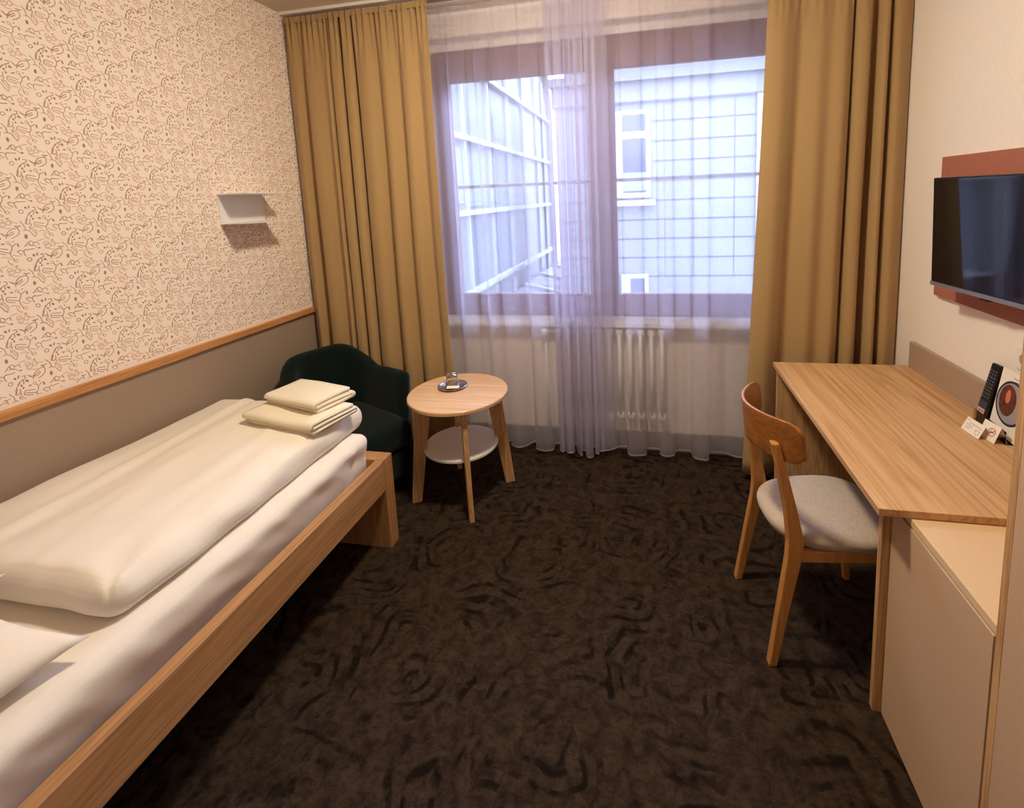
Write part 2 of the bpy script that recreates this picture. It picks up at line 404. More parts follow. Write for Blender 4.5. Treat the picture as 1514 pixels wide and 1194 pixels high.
# wallpaper: repeating line-drawn flowers above the rail, plain taupe paint below
def m_wallpaper():
    t = NT('floral_wallpaper')
    o = t.tc('Object'); X, Y, Z = t.sep(o)
    wob = t.noise(o, 26, 2, 0.5, 0, True); wx, wy, wz = t.sep(wob)
    yy = t.math('ADD', Y, t.math('MULTIPLY', t.math('SUBTRACT', wx, 0.5), 0.007))
    zz = t.math('ADD', Z, t.math('MULTIPLY', t.math('SUBTRACT', wy, 0.5), 0.007))
    CW, CH = 0.116, 0.170
    ys = t.math('DIVIDE', t.math('SUBTRACT', yy, 1.222), CW)
    colm = t.math('FLOOR', ys)
    odd = t.math('MULTIPLY', t.math('MODULO', t.math('ADD', colm, 40.0), 2.0), 0.5)
    zs = t.math('ADD', t.math('DIVIDE', t.math('SUBTRACT', zz, 1.175), CH), odd)
    u = t.math('MULTIPLY', t.math('SUBTRACT', t.math('FRACT', ys), 0.5), 100 * CW)     # centimetres -5.8..5.8
    v = t.math('MULTIPLY', t.math('SUBTRACT', t.math('FRACT', t.math('ADD', zs, 40.0)), 0.5), 100 * CH)  # -8.7..8.7
    P = t.comb(u, v, 0.0)
    acc = {}; st = {'P': P, 'n': 0}
    def addk(k, d):
        acc[k] = d if k not in acc else t.math('MINIMUM', acc[k], d)
        st['n'] += 1
        if st['n'] % 8 == 0:      # chain the evaluation so the shader keeps few values alive
            st['P'] = t.comb(t.math('MULTIPLY_ADD', acc[k], 1e-7, u), v, 0.0)
    def vlen(q):
        n = t.n.new('ShaderNodeVectorMath'); n.operation = 'LENGTH'; t.l.new(q, n.inputs[0]); return n.outputs['Value']
    LU, LV = 5.8, 8.5
    def places(cx, cy, rad):
        """shifts that bring a stroke (and the copies crossing the cell border) into the cell"""
        return [(11.6 * i, 17.0 * j + 8.5 * i) for i in range(-2, 3) for j in range(-3, 4)
                if abs(cx + 11.6 * i) < LU + rad and abs(cy + 17.0 * j + 8.5 * i) < LV + rad]
    def vm(op, a, b=None, c=None, out=0):
        n = t.n.new('ShaderNodeVectorMath'); n.operation = op
        for k, v_ in enumerate((a, b, c)):
            if v_ is not None: t.put(n.inputs[k], v_)
        return n.outputs[out]
    def seg(k, x0, y0, x1, y1):
        bx, by = x1 - x0, y1 - y0; L2 = bx * bx + by * by
        for dx, dy in places((x0 + x1) / 2, (y0 + y1) / 2, sqrt(L2) / 2 + .2):
            pa = vm('SUBTRACT', st['P'], (x0 + dx, y0 + dy, 0))
            hh = vm('DOT_PRODUCT', pa, (bx / L2, by / L2, 0), out=1)
            cl = t.n.new('ShaderNodeClamp'); t.l.new(hh, cl.inputs[0])
            addk(k, vlen(vm('MULTIPLY_ADD', cl.outputs[0], (-bx, -by, 0), pa)))
    def blob(k, cx, cy, a, b, ang):
        for dx, dy in places(cx, cy, max(a, b)):
            q = t.mapping(st['P'], (cx + dx, cy + dy, 0), (0, 0, radians(ang)), (a, b, 1), 'TEXTURE')
            addk(k, t.math('MULTIPLY_ADD', vlen(q), min(a, b), .08 - min(a, b)))
    def circ(k, cx, cy, r):
        for dx, dy in places(cx, cy, r + .2):
            addk(k, t.math('ABSOLUTE', t.math('SUBTRACT', vlen(vm('SUBTRACT', st['P'], (cx + dx, cy + dy, 0))), r)))
    D, L = 'dark', 'light'
    # strokes of one repeat in centimetres from the tulip: tulip, twigs, crown flower, bud, leaves; then pale blossoms
    for e in [(-1.99, -1.61, -1.72, -0.31), (-1.72, -0.31, -0.94, 0.86), (-0.94, 0.86, 0.23, 1.53), (0.23, 1.53, 1.5, 1.74), (1.5, 1.74, 1.87, 0.88), (1.87, 0.88, 1.57, -0.44), (1.57, -0.44, 0.57, -1.36), (0.57, -1.36, -0.49, -1.75), (-1.33, -0.71, -0.94, -0.13), (-0.94, -0.13, 0.16, 0.55), (-1.05, -0.89, -0.39, -0.58), (-0.39, -0.58, 0.31, 0.01), (1.5, 1.74, 1.81, 2.3), (1.81, 2.3, 2.55, 2.51), (2.46, 4.03, 3.46, 2.77), (3.46, 2.77, 3.66, 1.61), (3.66, 1.61, 3.91, 0.94), (3.91, 0.94, 3.02, 0.87), (3.91, 0.94, 4.89, 0.47), (4.89, 0.47, 5.43, -0.81), (5.43, -0.81, 6.21, -1.64), (5.1, 2.25, 5.07, 1.13), (-1.52, -3.53, -0.91, -4.61), (-0.91, -4.61, 0.38, -3.7), (-0.91, -4.61, -1.07, -5.66), (-1.07, -5.66, -1.69, -6.75), (-1.69, -6.75, -1.63, -7.87), (-1.63, -7.87, -1.15, -8.83), (-1.15, -8.83, -1, -9.88), (-2.19, -5.5, -4.64, -4.92), (-4.64, -4.92, -5.07, -5.37), (-5.07, -5.37, -5.11, -6.14), (-5.11, -6.14, -4.87, -6.45), (-4.87, -6.45, -2.89, -7.16), (-4.62, -5.81, -1.76, -6.73), (1.91, -6.6, 1.13, -6.05), (1.13, -6.05, 0.29, -6.39), (0.29, -6.39, 0.79, -7.25), (0.79, -7.25, 1.5, -7.78), (2.9, -5.89, 2.12, -6.26), (2.12, -6.26, 2.1, -7.47), (2.1, -7.47, 2.46, -8.3), (2.57, -4.87, 3.13, -4.33), (3.13, -4.33, 3.74, -3.49), (3.74, -3.49, 4.44, -3.08), (4.44, -3.08, 4.96, -3.44), (4.96, -3.44, 5.26, -4.15), (5.26, -4.15, 5.83, -3.69), (5.83, -3.69, 6.5, -3.58), (6.5, -3.58, 6.85, -4.61), (3.97, -3.56, 4.08, -4.41), (4.08, -4.41, 4.68, -4.79), (4.68, -4.79, 5.21, -4.54), (2.56, -5.99, 3.67, -6.13), (3.67, -6.13, 4.99, -6.02), (6.67, -8.1, 7.5, -8.15), (7.5, -8.15, 7.55, -9), (7.55, -9, 6.65, -9.34), (6.65, -9.34, 5.91, -9.83), (5.91, -9.83, 5.22, -10.54), (6.65, -9.34, 6.93, -10.27), (6.93, -10.27, 6.6, -10.79), (5.86, -10.13, 4.98, -11.08), (4.98, -11.08, 4.38, -12.33), (4.38, -12.33, 4, -13.76), (4, -13.76, 4.96, -13.99), (4.96, -13.99, 5.58, -13.16), (5.58, -13.16, 5.54, -12.31), (4.81, -11.86, 4.36, -13.57)]: seg(D, *e)
    for e in [(-4.09, -8.24, -3.17, -8.05), (-3.17, -8.05, -2.19, -8.58), (-2.19, -8.58, -1.82, -9.2), (-1.03, -7.47, -0.26, -8.02), (-0.26, -8.02, 0.81, -8.17), (3.11, -4.43, 5.61, -5.12), (5.61, -5.12, 6.17, -5.86), (6.08, 1.38, 6.71, 0.59), (6.71, 0.59, 6.75, -0.24), (6.75, -0.24, 6.18, -1.32), (-2.69, -9.9, -2.22, -10.86), (-2.22, -10.86, -1.68, -11.35), (0.25, -13.04, 1.6, -13.53), (-3.06, -14.46, -1.32, -15.21), (-1.32, -15.21, -0.38, -15.15), (8.96, -0.63, 9.14, -1.72), (9.14, -1.72, 10.06, -2.4), (6.74, -3.13, 7.61, -2.86), (7.61, -2.86, 8.5, -2.59), (5.44, -15.21, 5.64, -16.12), (5.64, -16.12, 6.14, -17.35), (5.44, -15.21, 6.03, -15.21), (6.03, -15.21, 6.55, -16.87), (6.55, -16.87, 6.56, -17.93), (10.44, -3.35, 11.4, -3.94), (11.4, -3.94, 11.43, -4.9)]: seg(L, *e)
    for e in [(3.48, -1.38, 0.4, 0.7, 0), (-3.72, -1.69, 0.32, 0.26, 0), (-0.35, -2.89, 0.2, 0.18, 0), (0.83, -4.34, 0.22, 0.55, 8), (6.75, -5.83, 0.3, 0.26, 0), (5.71, -8, 0.17, 0.5, -12), (4.74, -8.21, 0.28, 0.4, 30), (7.67, -9.88, 0.32, 0.26, 20), (6.04, -11.23, 0.25, 0.35, 30), (6.43, -12.2, 0.25, 0.3, 0), (-2.51, -0.37, 0.15, 0.95, 52), (-3.31, -3.47, 0.4, 0.2, 0), (-5.99, -5.66, 0.12, 0.5, 0), (-0.64, -11.66, 0.3, 0.14, 0), (1.28, -14.64, 0.4, 0.15, 0), (10.04, -8.95, 0.2, 0.3, 0)]: blob(D, *e)
    for e in [(3.31, -9.6, 0.62)]: circ(D, *e)
    for e in [(-1.84, -3.13, 0.45), (-2.65, -12.75, 0.72), (-0.57, -13.26, 0.75), (9.31, -5.13, 0.8), (11.19, -1.23, 0.5)]: circ(L, *e)
    def ink(d, w, soft):
        return t.math('SUBTRACT', 1.0, t.math('DIVIDE', t.math('SUBTRACT', d, w), soft), clamp=True)
    press = t.math('ADD', t.math('MULTIPLY', t.noise(o, 14, 2), 0.12), 0.0)
    a = t.math('MULTIPLY', ink(acc[D], press, 0.13), 0.95, clamp=True)
    b = t.math('MULTIPLY', ink(acc[L], 0.10, 0.15), 0.8, clamp=True)
    paper = srgb(246, 234, 222)
    tone = t.ramp(t.noise(o, 9, 2), [(0.35, srgb(158, 112, 82)), (0.65, srgb(170, 114, 94))])
    c = t.mix(b, paper, srgb(214, 172, 152)); c = t.mix(a, c, tone)
    c = t.mix(t.math('LESS_THAN', Z, 1.012), c, paper)
    nz = t.noise(o, 200, 3)
    taupe = t.ramp(nz, [(0.3, srgb(150, 132, 116)), (0.7, srgb(162, 143, 125))])
    c = t.mix(t.math('LESS_THAN', Z, 0.985), c, taupe)
    t.base(c); t.rough(0.8); t.b.inputs['Specular IOR Level'].default_value = 0.2
    t.bump(nz, 0.1, 0.001)
    return t.m
M['wallpaper'] = m_wallpaper()

# ------------------------------------------------------------------ room shell
XL, XR, YB, YF, ZC = -2.20, 1.25, 2.98, -1.35, 2.825
def struct(o): o['kind'] = 'structure'; return o
struct(boxobj('floor', M['carpet'], (XL - .1, XR + .1, YF - .1, YB + .1, -0.1, 0)))
struct(boxobj('ceiling', M['ceiling'], (XL - .1, XR + .1, YF - .1, YB + .3, ZC, ZC + 0.1)))
struct(boxobj('wall_left', M['wallpaper'], (XL - .1, XL, YF - .1, YB + .3, 0, ZC)))
struct(boxobj('wall_right', M['white_wall'], (XR, XR + .1, YF - .1, YB + .3, 0, ZC)))
struct(boxobj('wall_front', M['white_wall'], (XL, XR, YF - .1, YF, 0, ZC)))
OX0, OX1, OZ0, OZ1 = -1.45, .86, 0.835, 2.665
bm = bmesh.new()
box(bm, XL, OX0, YB, YB + .3, 0, ZC); box(bm, OX1, XR, YB, YB + .3, 0, ZC)
box(bm, OX0, OX1, YB, YB + .3, 0, OZ0); box(bm, OX0, OX1, YB, YB + .3, OZ1, ZC)
struct(finish('wall_back', bm, M['white_wall']))
struct(boxobj('baseboard_back', M['skirting'], (XL, XR, YB - .015, YB, 0, 0.125), bevel=0.003))
struct(boxobj('baseboard_right', M['skirting'], (XR - .015, XR, 2.57, YB - .015, 0, 0.10), bevel=0.003))
# wooden rail on the left wall
struct(boxobj('trim_1', M['rail'], (XL, XL + .022, YF, YB - .02, 0.964, 1.0), bevel=0.004, seg=3))
# sill board
struct(boxobj('trim_2', M['sill'], (OX0 - .03, OX1 + .03, 2.905, 3.075, 0.832, 0.864), bevel=0.004))

# window: outer frame with two sashes
win = struct(empty('window_1', (0, 3.06, 0.88)))
wy0, wy1 = 0.0, 0.07
def wbox(name, mat, x0, x1, y0, y1, z0, z1, parent=win, bevel=0.004):
    return boxobj(name, mat, (x0, x1, y0, y1, z0 - .88, z1 - .88), parent, bevel=bevel)
bm = bmesh.new()
def wb(x0, x1, y0, y1, z0, z1): box(bm, x0, x1, y0, y1, z0 - .88, z1 - .88)
wb(-1.45, .86, .02, .10, 2.50, 2.61); wb(-1.45, .86, .02, .10, .836, .93)
wb(-1.45, -1.36, .02, .10, .93, 2.50); wb(.77, .86, .02, .10, .93, 2.50); wb(-.345, -.25, .02, .10, .93, 2.50)
finish('window_frame', bm, M['frame'], win, bevel=0.004)
def sash(gx0, gx1, hx):
    bm = bmesh.new(); g = lambda *a: box(bm, a[0], a[1], a[2], a[3], a[4] - .88, a[5] - .88)
    s = 0.085 if gx0 < -1 else 0.082
    e = 0.082 if gx0 < -1 else 0.085
    g(gx0 - s, gx1 + e, 0, .055, 2.413, 2.58); g(gx0 - s, gx1 + e, 0, .055, .872, 1.013)
    g(gx0 - s, gx0, 0, .055, 1.013, 2.413); g(gx1, gx1 + e, 0, .055, 1.013, 2.413)
    so = finish('sash', bm, M['frame'], win, bevel=0.005)
    boxobj('glass_pane', M['pane'], (gx0 - .005, gx1 + .005, .025, .031, 1.008 - .88, 2.418 - .88), so)
    if hx is None: return
    bm = bmesh.new(); box(bm, hx - .013, hx + .013, -.012, 0, 1.54 - .88, 1.62 - .88)
    box(bm, hx - .009, hx + .009, -.045, -.012, 1.595 - .88, 1.613 - .88); box(bm, hx - .010, hx + .010, -.052, -.036, 1.49 - .88, 1.613 - .88)
    finish('window_handle', bm, M['silver'], so, bevel=0.004)
sash(-1.284, -.385, None); sash(-.21, .69, -.262)
struct(boxobj('trim_3', M['white'], (-1.45, .86, 3.07, 3.14, 2.61, 2.665)))

# safety bar outside
bar = empty('safety_bar', (0, 3.30, 1.745), label='grey brown horizontal safety bar across outside of window', cat='railing')
bm = bmesh.new(); box(bm, -1.47, .90, -.012, .012, -.012, .012); finish('rail', bm, M['skirting'], bar, bevel=.003)
for bx_ in (-1.50, .90):
    boxobj('bracket', M['skirting'], (bx_, bx_ + .03, -.03, .03, -.04, .04), bar, bevel=.003)
struct(boxobj('wall_outside', M['sill'], (-3.0, -1.50, 3.285, 3.34, -1.0, 4.0)))

# ------------------------------------------------------------------ buildings across the courtyard
def m_stone(name, c1, c2):
    t = NT(name)
    v = t.tc()
    a = t.noise(v, 1.2, 4, 0.6); t.base(t.ramp(a, [(0.3, c1), (0.7, c2)])); t.rough(0.7); return t.m
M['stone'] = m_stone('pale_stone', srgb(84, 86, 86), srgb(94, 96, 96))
M['joint'] = m_plain('grey_joint', srgb(46, 47, 50), 0.8)
M['outwhite'] = m_plain('white_mullion', srgb(136, 140, 146), 0.5)
M['outglass'] = m_plain('grey_blue_glazing', srgb(86, 91, 96), 0.5, var=0.12, scale=1.5)
M['outdark'] = m_plain('shaded_pane', srgb(44, 52, 64), 0.15, var=0.1, scale=2)  # dark blue-grey panes of the stone building's windows
M['lace'] = m_plain('white_net_behind_glass', srgb(98, 104, 112), 0.8)

so = empty('stone_building', (-1.0, 9.0, -6), label='pale stone clad building with joint lines outside right window pane', cat='building')
def sb(name, mat, x0, x1, y0, y1, z0, z1, bevel=0, parent=so):
    return boxobj(name, mat, (x0 + 1, x1 + 1, y0 - 9, y1 - 9, z0 + 6, z1 + 6), parent, bevel=bevel)
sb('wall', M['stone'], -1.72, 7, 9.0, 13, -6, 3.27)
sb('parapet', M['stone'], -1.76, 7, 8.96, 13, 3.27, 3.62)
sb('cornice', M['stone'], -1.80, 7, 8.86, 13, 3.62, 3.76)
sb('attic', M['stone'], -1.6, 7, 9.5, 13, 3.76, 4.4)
bm = bmesh.new()
zj = [2.92 - .35 * k for k in range(0, 9)]
for z in zj: box(bm, .05 + 1, 1.80 + 1, -.006, 0, z - .012 + 6, z + .012 + 6)
for z in zj[4:]: box(bm, -1.72 + 1, .05 + 1, -.006, 0, z - .35 * 0 - .012 + 6, z + .012 + 6)
for x in (.25, .75, 1.45): box(bm, x + .99, x + 1.004, -.006, 0, 0.1 + 6, 3.27 + 6)
box(bm, -1.72 + 1, 8, -.05, 0, 3.25 + 6, 3.28 + 6)
finish('wall_joints', bm, M['joint'], so)
sb('corner_pilaster', M['outwhite'], 1.80, 1.95, 8.95, 9.0, -6, 3.25)
def out_window(x0, x1, z0, z1, split):
    w = sb('window', M['outwhite'], x0, x1, 8.93, 9.0, z0, z1)
    for a, b in ((split + .08, z1 - .07), (z0 + .09, split - .05)):
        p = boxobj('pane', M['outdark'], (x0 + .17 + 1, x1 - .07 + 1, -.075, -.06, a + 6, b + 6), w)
    boxobj('half_curtain', M['lace'], (x0 + .17 + 1, x1 - .07 + 1, -.079, -.075, z0 + .12 + 6, z0 + .45 + 6), w)
out_window(-.66, .0, 1.58, 3.12, 2.68)
sb('window_ledge', M['outwhite'], -.8, .08, 8.84, 9.0, 1.43, 1.53, .01)
out_window(-.56, -.06, -1.2, .16, -.4)

gf = empty('glazed_building', (-3.0, 7.0, -6), label='building with curved glass facade and white mullions outside left pane', cat='building')
# side wall profile (Y, Z) with a rounded top far corner
prof = [(5.6, -6), (14.45, -6), (14.45, 3.9)]
for k in range(1, 9):
    a = pi / 2 * k / 8
    prof.append((13.0 + 1.45 * cos(a), 3.9 + 1.6 * sin(a)))
prof += [(5.6, 5.5)]
bm = bmesh.new(); prism(bm, [(0, y - 7, z + 6) for y, z in prof], (-4, 0, 0))
finish('glazed_wall', bm, M['outglass'], gf)
bm = bmesh.new()
for y in (6.27, 7.55, 8.83, 10.10, 11.40, 12.70, 13.6): box(bm, 0, .06, y - 7 - .024, y - 7 + .024, 0.2, 11.3 if y < 13 else 10.8)
finish('mullion', bm, M['outwhite'], gf)
bm = bmesh.new()
for z in (3.85, 2.66, 1.45, .12, -1.1): box(bm, .005, .10, -1.4, 7.4, z + 6 - .042, z + 6 + .042)
finish('transom', bm, M['outwhite'], gf)
bm = bmesh.new()
pp = [(14.45, -6), (14.45, 3.9)] + [(13.0 + 1.45 * cos(pi / 2 * k / 12), 3.9 + 1.6 * sin(pi / 2 * k / 12)) for k in range(1, 13)] + [(5.6, 5.5)]
for (a, b), (c, d) in zip(pp, pp[1:]):
    n = Vector((0, -(d - b), (c - a))).normalized() * 0.09
    prism(bm, [(-.05, a - 7, b + 6), (-.05, c - 7, d + 6), (-.05, c - 7 + n.y, d + 6 + n.z), (-.05, a - 7 + n.y, b + 6 + n.z)], (.2, 0, 0))
finish('roof_edge', bm, M['skirting'], gf)
for y0, y1, z0, z1 in ((7.0, 7.45, 1.6, 2.5), (7.7, 8.6, 1.55, 2.45), (8.98, 9.5, 1.6, 2.4), (9.2, 9.9, 2.85, 3.3)):
    boxobj('inner_blind', M['lace'], (.004, .012, y0 - 7, y1 - 7, z0 + 6, z1 + 6), gf)
# low glazed roof between the buildings
lr = empty('courtyard_roof', (-1.5, 10, -6), label='low white sloping roof at the foot of the courtyard', cat='roof')
bm = bmesh.new()
prism(bm, [(-1.48, -3, 5.6), (-1.48, 6, 5.6), (-1.48, 6, 5.4), (-1.48, -3, 5.4)], (6, 0, -1.4))
finish('roof_slab', bm, M['stone'], lr)
bm = bmesh.new()
for k in range(5):
    y = -2.4 + 1.6 * k
    prism(bm, [(-1.45, y, 5.66), (-1.45, y + .09, 5.66), (-1.45, y + .09, 5.6), (-1.45, y, 5.6)], (6, 0, -1.4))
finish('roof_ribs', bm, M['outwhite'], lr)
ct = boxobj('courtyard_ground', M['stone'], (-9, 12, 3.4, 40, -6.3, -6.0)); struct(ct)

# ------------------------------------------------------------------ curtains
def spline(P, n=7):
    out = []
    for i in range(len(P) - 1):
        p0 = P[max(0, i - 1)]; p1 = P[i]; p2 = P[i + 1]; p3 = P[min(len(P) - 1, i + 2)]
        for k in range(n):
            t_ = k / n
            out.append(tuple(.5 * (2 * p1[c] + (p2[c] - p0[c]) * t_ + (2 * p0[c] - 5 * p1[c] + 4 * p2[c] - p3[c]) * t_ ** 2 +
                                   (3 * p1[c] - p0[c] - 3 * p2[c] + p3[c]) * t_ ** 3) for c in (0, 1)))
    out.append(P[-1]); return out

def curtain(name, way, org, yc, z0, z1, mat, parent=None, thick=0.0, top=.5, low=1.1, nz=34, gather=.012, gfreq=150, seed=0, lean=None, ymax=None, wander=.012):
    """way: cross-section waypoints (x, dy); the folds run up the cloth and tighten at the heading"""
    pts = spline(way); bm = bmesh.new(); V = []
    for i in range(nz + 1):
        s = i / nz; z = z0 + (z1 - z0) * s; row = []
        k_ = low + (top - low) * s ** 1.6
        for x, dy in pts:
            X = x + wander * ns(x * 6 + seed, z * .7, seed) * (1 - s)
            y = yc + dy * k_ + .012 * ns(x * 4 + seed * 3, z * 1.2) * (1 - s) * (wander > .006)
            if s > .90:
                g = ((s - .90) / .10) ** .7
                y = yc + (y - yc) * (1 - .55 * g) + g * gather * sin(x * gfreq + 2.5 * ns(x * 14, seed))
            if lean: X += lean(z, x)
            if ymax: y = min(y, ymax)
            row.append(bm.verts.new((X - org[0], y - org[1], z - org[2])))
        V.append(row)
    grid_faces(bm, V)
    o = finish(name, bm, mat, parent, smooth=True)
    if parent is None: o.location = org
    if thick:
        m = o.modifiers.new('thick', 'SOLIDIFY'); m.thickness = thick; m.offset = 0
    return o

h, v_, V_ = -.032, .024, .075
left_way = [(0, .0), (.03, h * .7), (.06, h), (.10, v_), (.135, h), (.175, h * 1.2), (.215, h * .6), (.245, -.008), (.283, h * 1.2), (.286, .02), (.270, V_), (.297, V_ * .8), (.294, 0), (.315, h), (.352, h * 1.1), (.366, -.01), (.358, V_), (.384, V_), (.380, 0),
            (.398, h), (.432, h * 1.1), (.446, 0), (.438, V_ * .8), (.464, V_ * .8), (.462, 0), (.50, h), (.545, h), (.585, v_ * .9), (.60, v_), (.635, h * .8), (.665, h), (.70, .0), (.73, v_), (.765, h * .8), (.80, h), (.83, 0), (.86, v_), (.90, h * .6), (.945, h)]
DLX = -2.180
dl = empty('drape', (-1.70, 2.72, 0.045), label='olive gold drape at the left of the window, behind the green armchair', cat='curtain', group='pair of olive gold drapes')
curtain('fabric', [(x + DLX, d) for x, d in left_way], (-1.70, 2.72, .045), 2.722, .045, 2.79, M['drape'], dl, thick=.003, seed=1, gfreq=170,
        lean=lambda z, x: .016 * max(0, (x + 1.6) / .4) * max(0, 1 - z / 1.2))
right_way = [(0, .0), (.03, h * .8), (.075, h * 1.2), (.12, -.012), (.165, v_), (.205, -.008), (.25, h), (.30, h * .5), (.35, h * 1.3), (.385, -.01), (.392, .01), (.378, V_), (.408, V_), (.408, .01), (.425, h * .9), (.455, h), (.474, 0), (.478, V_ * .6), (.503, V_), (.512, .01),
             (.528, h), (.545, h * .8), (.556, .01), (.548, V_), (.570, V_), (.572, 0), (.59, h), (.62, h * .6), (.652, .01)]
DRX = .590
dr = empty('drape', (.9, 2.735, 0.045), label='olive gold drape at the right of the window, behind the desk end', cat='curtain', group='pair of olive gold drapes')
curtain('fabric', [(x + DRX, d) for x, d in right_way], (.9, 2.735, .045), 2.722, .045, 2.79, M['drape'], dr, thick=.003, seed=5, gfreq=170, wander=.007,
        lean=lambda z, x: -(max(0, 1 - (x - .59) / .655)) * .098 * max(0, 1 - z / 2.6) ** 1.1)
# header tape gathers
for par, x0, x1 in ((dl, -2.185 + 1.7, -1.235 + 1.7), (dr, .60 - .9, 1.232 - .9)):
    bm = bmesh.new(); box(bm, x0 + .005, x1 - .005, -.004, .004, 2.79 - .045 - .03, 2.79 - .045 + .004)
    finish('header_tape', bm, M['drape'], par)
trk = empty('curtain_track', (0, 2.72, ZC), label='thin white double curtain track along the ceiling above the drapes', cat='curtain track')
bm = bmesh.new(); box(bm, XL + .005, XR - .005, -.02, .02, -.018, -.0005); finish('front_rail', bm, M['white'], trk)
bm = bmesh.new(); box(bm, XL + .005, XR - .005, .10, .135, -.018, -.0005); finish('rear_rail', bm, M['white'], trk)

# sheers: cross-sections follow the scallops of the hem
Lw = [(-1.36, 2.86), (-1.33, 2.80), (-1.28, 2.79), (-1.25, 2.88), (-1.20, 2.90), (-1.19, 2.80), (-1.13, 2.78), (-1.08, 2.80), (-1.08, 2.88), (-1.03, 2.91), (-1.02, 2.82), (-.98, 2.80), (-.95, 2.83),
      (-.936, 2.897), (-.912, 2.829), (-.86, 2.792), (-.814, 2.824), (-.774, 2.899), (-.745, 2.88), (-.739, 2.791), (-.676, 2.766), (-.629, 2.796), (-.63, 2.88), (-.60, 2.90), (-.575, 2.88), (-.585, 2.83), (-.565, 2.82), (-.56, 2.90), (-.541, 2.776), (-.505, 2.765),
      (-.49, 2.797), (-.503, 2.90), (-.475, 2.89), (-.46, 2.80), (-.43, 2.775), (-.40, 2.77), (-.42, 2.86), (-.43, 2.89), (-.37, 2.88), (-.36, 2.80), (-.33, 2.78), (-.30, 2.80), (-.32, 2.88), (-.27, 2.88), (-.26, 2.82), (-.235, 2.86)]
Rw = [(-.575, 2.88), (-.59, 2.82), (-.57, 2.78), (-.55, 2.80), (-.555, 2.88), (-.53, 2.89), (-.535, 2.82), (-.52, 2.77), (-.50, 2.79), (-.51, 2.88), (-.475, 2.89), (-.485, 2.84), (-.455, 2.76), (-.435, 2.75), (-.45, 2.86), (-.415, 2.88), (-.42, 2.79), (-.395, 2.722), (-.365, 2.75), (-.385, 2.85), (-.35, 2.88), (-.362, 2.80), (-.335, 2.78), (-.34, 2.87), (-.31, 2.88), (-.322, 2.845), (-.293, 2.83), (-.248, 2.86), (-.21, 2.90), (-.172, 2.91), (-.157, 2.807), (-.119, 2.788), (-.05, 2.812), (-.043, 2.90),
      (0, 2.91), (.033, 2.90), (.04, 2.831), (.075, 2.805), (.12, 2.826), (.135, 2.883), (.17, 2.90), (.219, 2.90), (.235, 2.817), (.276, 2.792), (.319, 2.798), (.338, 2.90), (.402, 2.91), (.472, 2.863), (.516, 2.853), (.56, 2.86),
      (.60, 2.80), (.66, 2.81), (.69, 2.89), (.75, 2.88), (.78, 2.80), (.84, 2.80), (.87, 2.88), (.95, 2.86)]
SY = 2.848
for way, org, sd, lab in ((Lw, (-.85, SY, .052), 2, 'white sheer curtain panel over the left window sash, behind the round table'),
                          (Rw, (.25, SY, .052), 7, 'white sheer curtain panel over the right window sash, nearer the desk')):
    sh_o = curtain('sheer_curtain', [(x, (y - SY) * (.88 if sd == 7 else .82) + (.028 if sd == 2 and x > -.47 else 0)) for x, y in way], org, SY, .052, 2.79, M['sheer'], seed=sd, top=.42, low=1.0, gather=.008, gfreq=130, nz=34, ymax=2.893, wander=.005)
    tag(sh_o, lab, 'sheer curtain', 'pair of white sheers')

# ------------------------------------------------------------------ radiator
rad = empty('radiator', (-.25, 2.941, 0.0), label='white column radiator behind sheer curtain under the window', cat='radiator')
for k in range(11):
    x = -.345 + .065 * k
    bm = bmesh.new()
    for dy in (-.015, .015):
        tube(bm, [(x, dy, .255), (x, dy, .79)], .0125, 10)
    for zc_ in (.25, .795):
        rounded_block(bm, x - .025, x + .025, -.027, .022, zc_ - .025, zc_ + .025, .018, .02)
    finish('column', bm, M['rad'], rad, smooth=True)
bm = bmesh.new(); tube(bm, [(-.36, 0, .795), (-.43, 0, .795)], .012); tube(bm, [(-.43, 0, .82), (-.43, 0, .0)], .009)
finish('feed_pipe', bm, M['rad'], rad, smooth=True)
bm = bmesh.new(); tube(bm, [(-.43, 0, .795), (-.43, -.015, .795), (-.43, -.045, .795)], [.014, .024, .021], 16); finish('thermostat_knob', bm, M['rad'], rad, smooth=True)
for bx_ in (-.30, .24):
    boxobj('bracket', M['rad'], (bx_, bx_ + .02, .02, .0385, .70, .73), rad)

# ------------------------------------------------------------------ wall shelf (top and bottom board with back plate)
sh = empty('wall_shelf', (XL, 2.263, 1.58), label='small white open metal wall shelf on floral wallpaper, casting shadow', cat='shelf')
boxobj('back_plate', M['shelf_white'], (.0005, .004, -.149, .149, 0, .155), sh)
boxobj('top_board', M['shelf_white'], (.0005, .188, -.149, .149, .150, .155), sh, bevel=.001)
boxobj('bottom_board', M['shelf_white'], (.0005, .188, -.149, .149, -.003, .002), sh, bevel=.001)

# ------------------------------------------------------------------ bed
bed = empty('bed_frame', (-1.72, .95, 0), label='oak single bed frame with flat rails under the white mattress', cat='bed')
def bb(name, mat, x0, x1, y0, y1, z0, z1, bevel=.003): return boxobj(name, mat, (x0 + 1.72, x1 + 1.72, y0 - .95, y1 - .95, z0, z1), bed, bevel=bevel)
bb('side_rail', M['bed_oak'], -1.292, -1.25, -.10, 1.905, .305, .455)
bb('side_rail', M['bed_oak'], -2.185, -2.15, -.10, 1.905, .305, .455)
bb('end_panel', M['bed_oak_z'], -2.185, -1.25, 1.906, 1.978, 0, .455)
bb('end_panel', M['bed_oak_z'], -2.185, -1.25, -.17, -.10, 0, .455)
bb('slat_base', M['bed_oak'], -2.149, -1.293, -.09, 1.90, .32, .345)

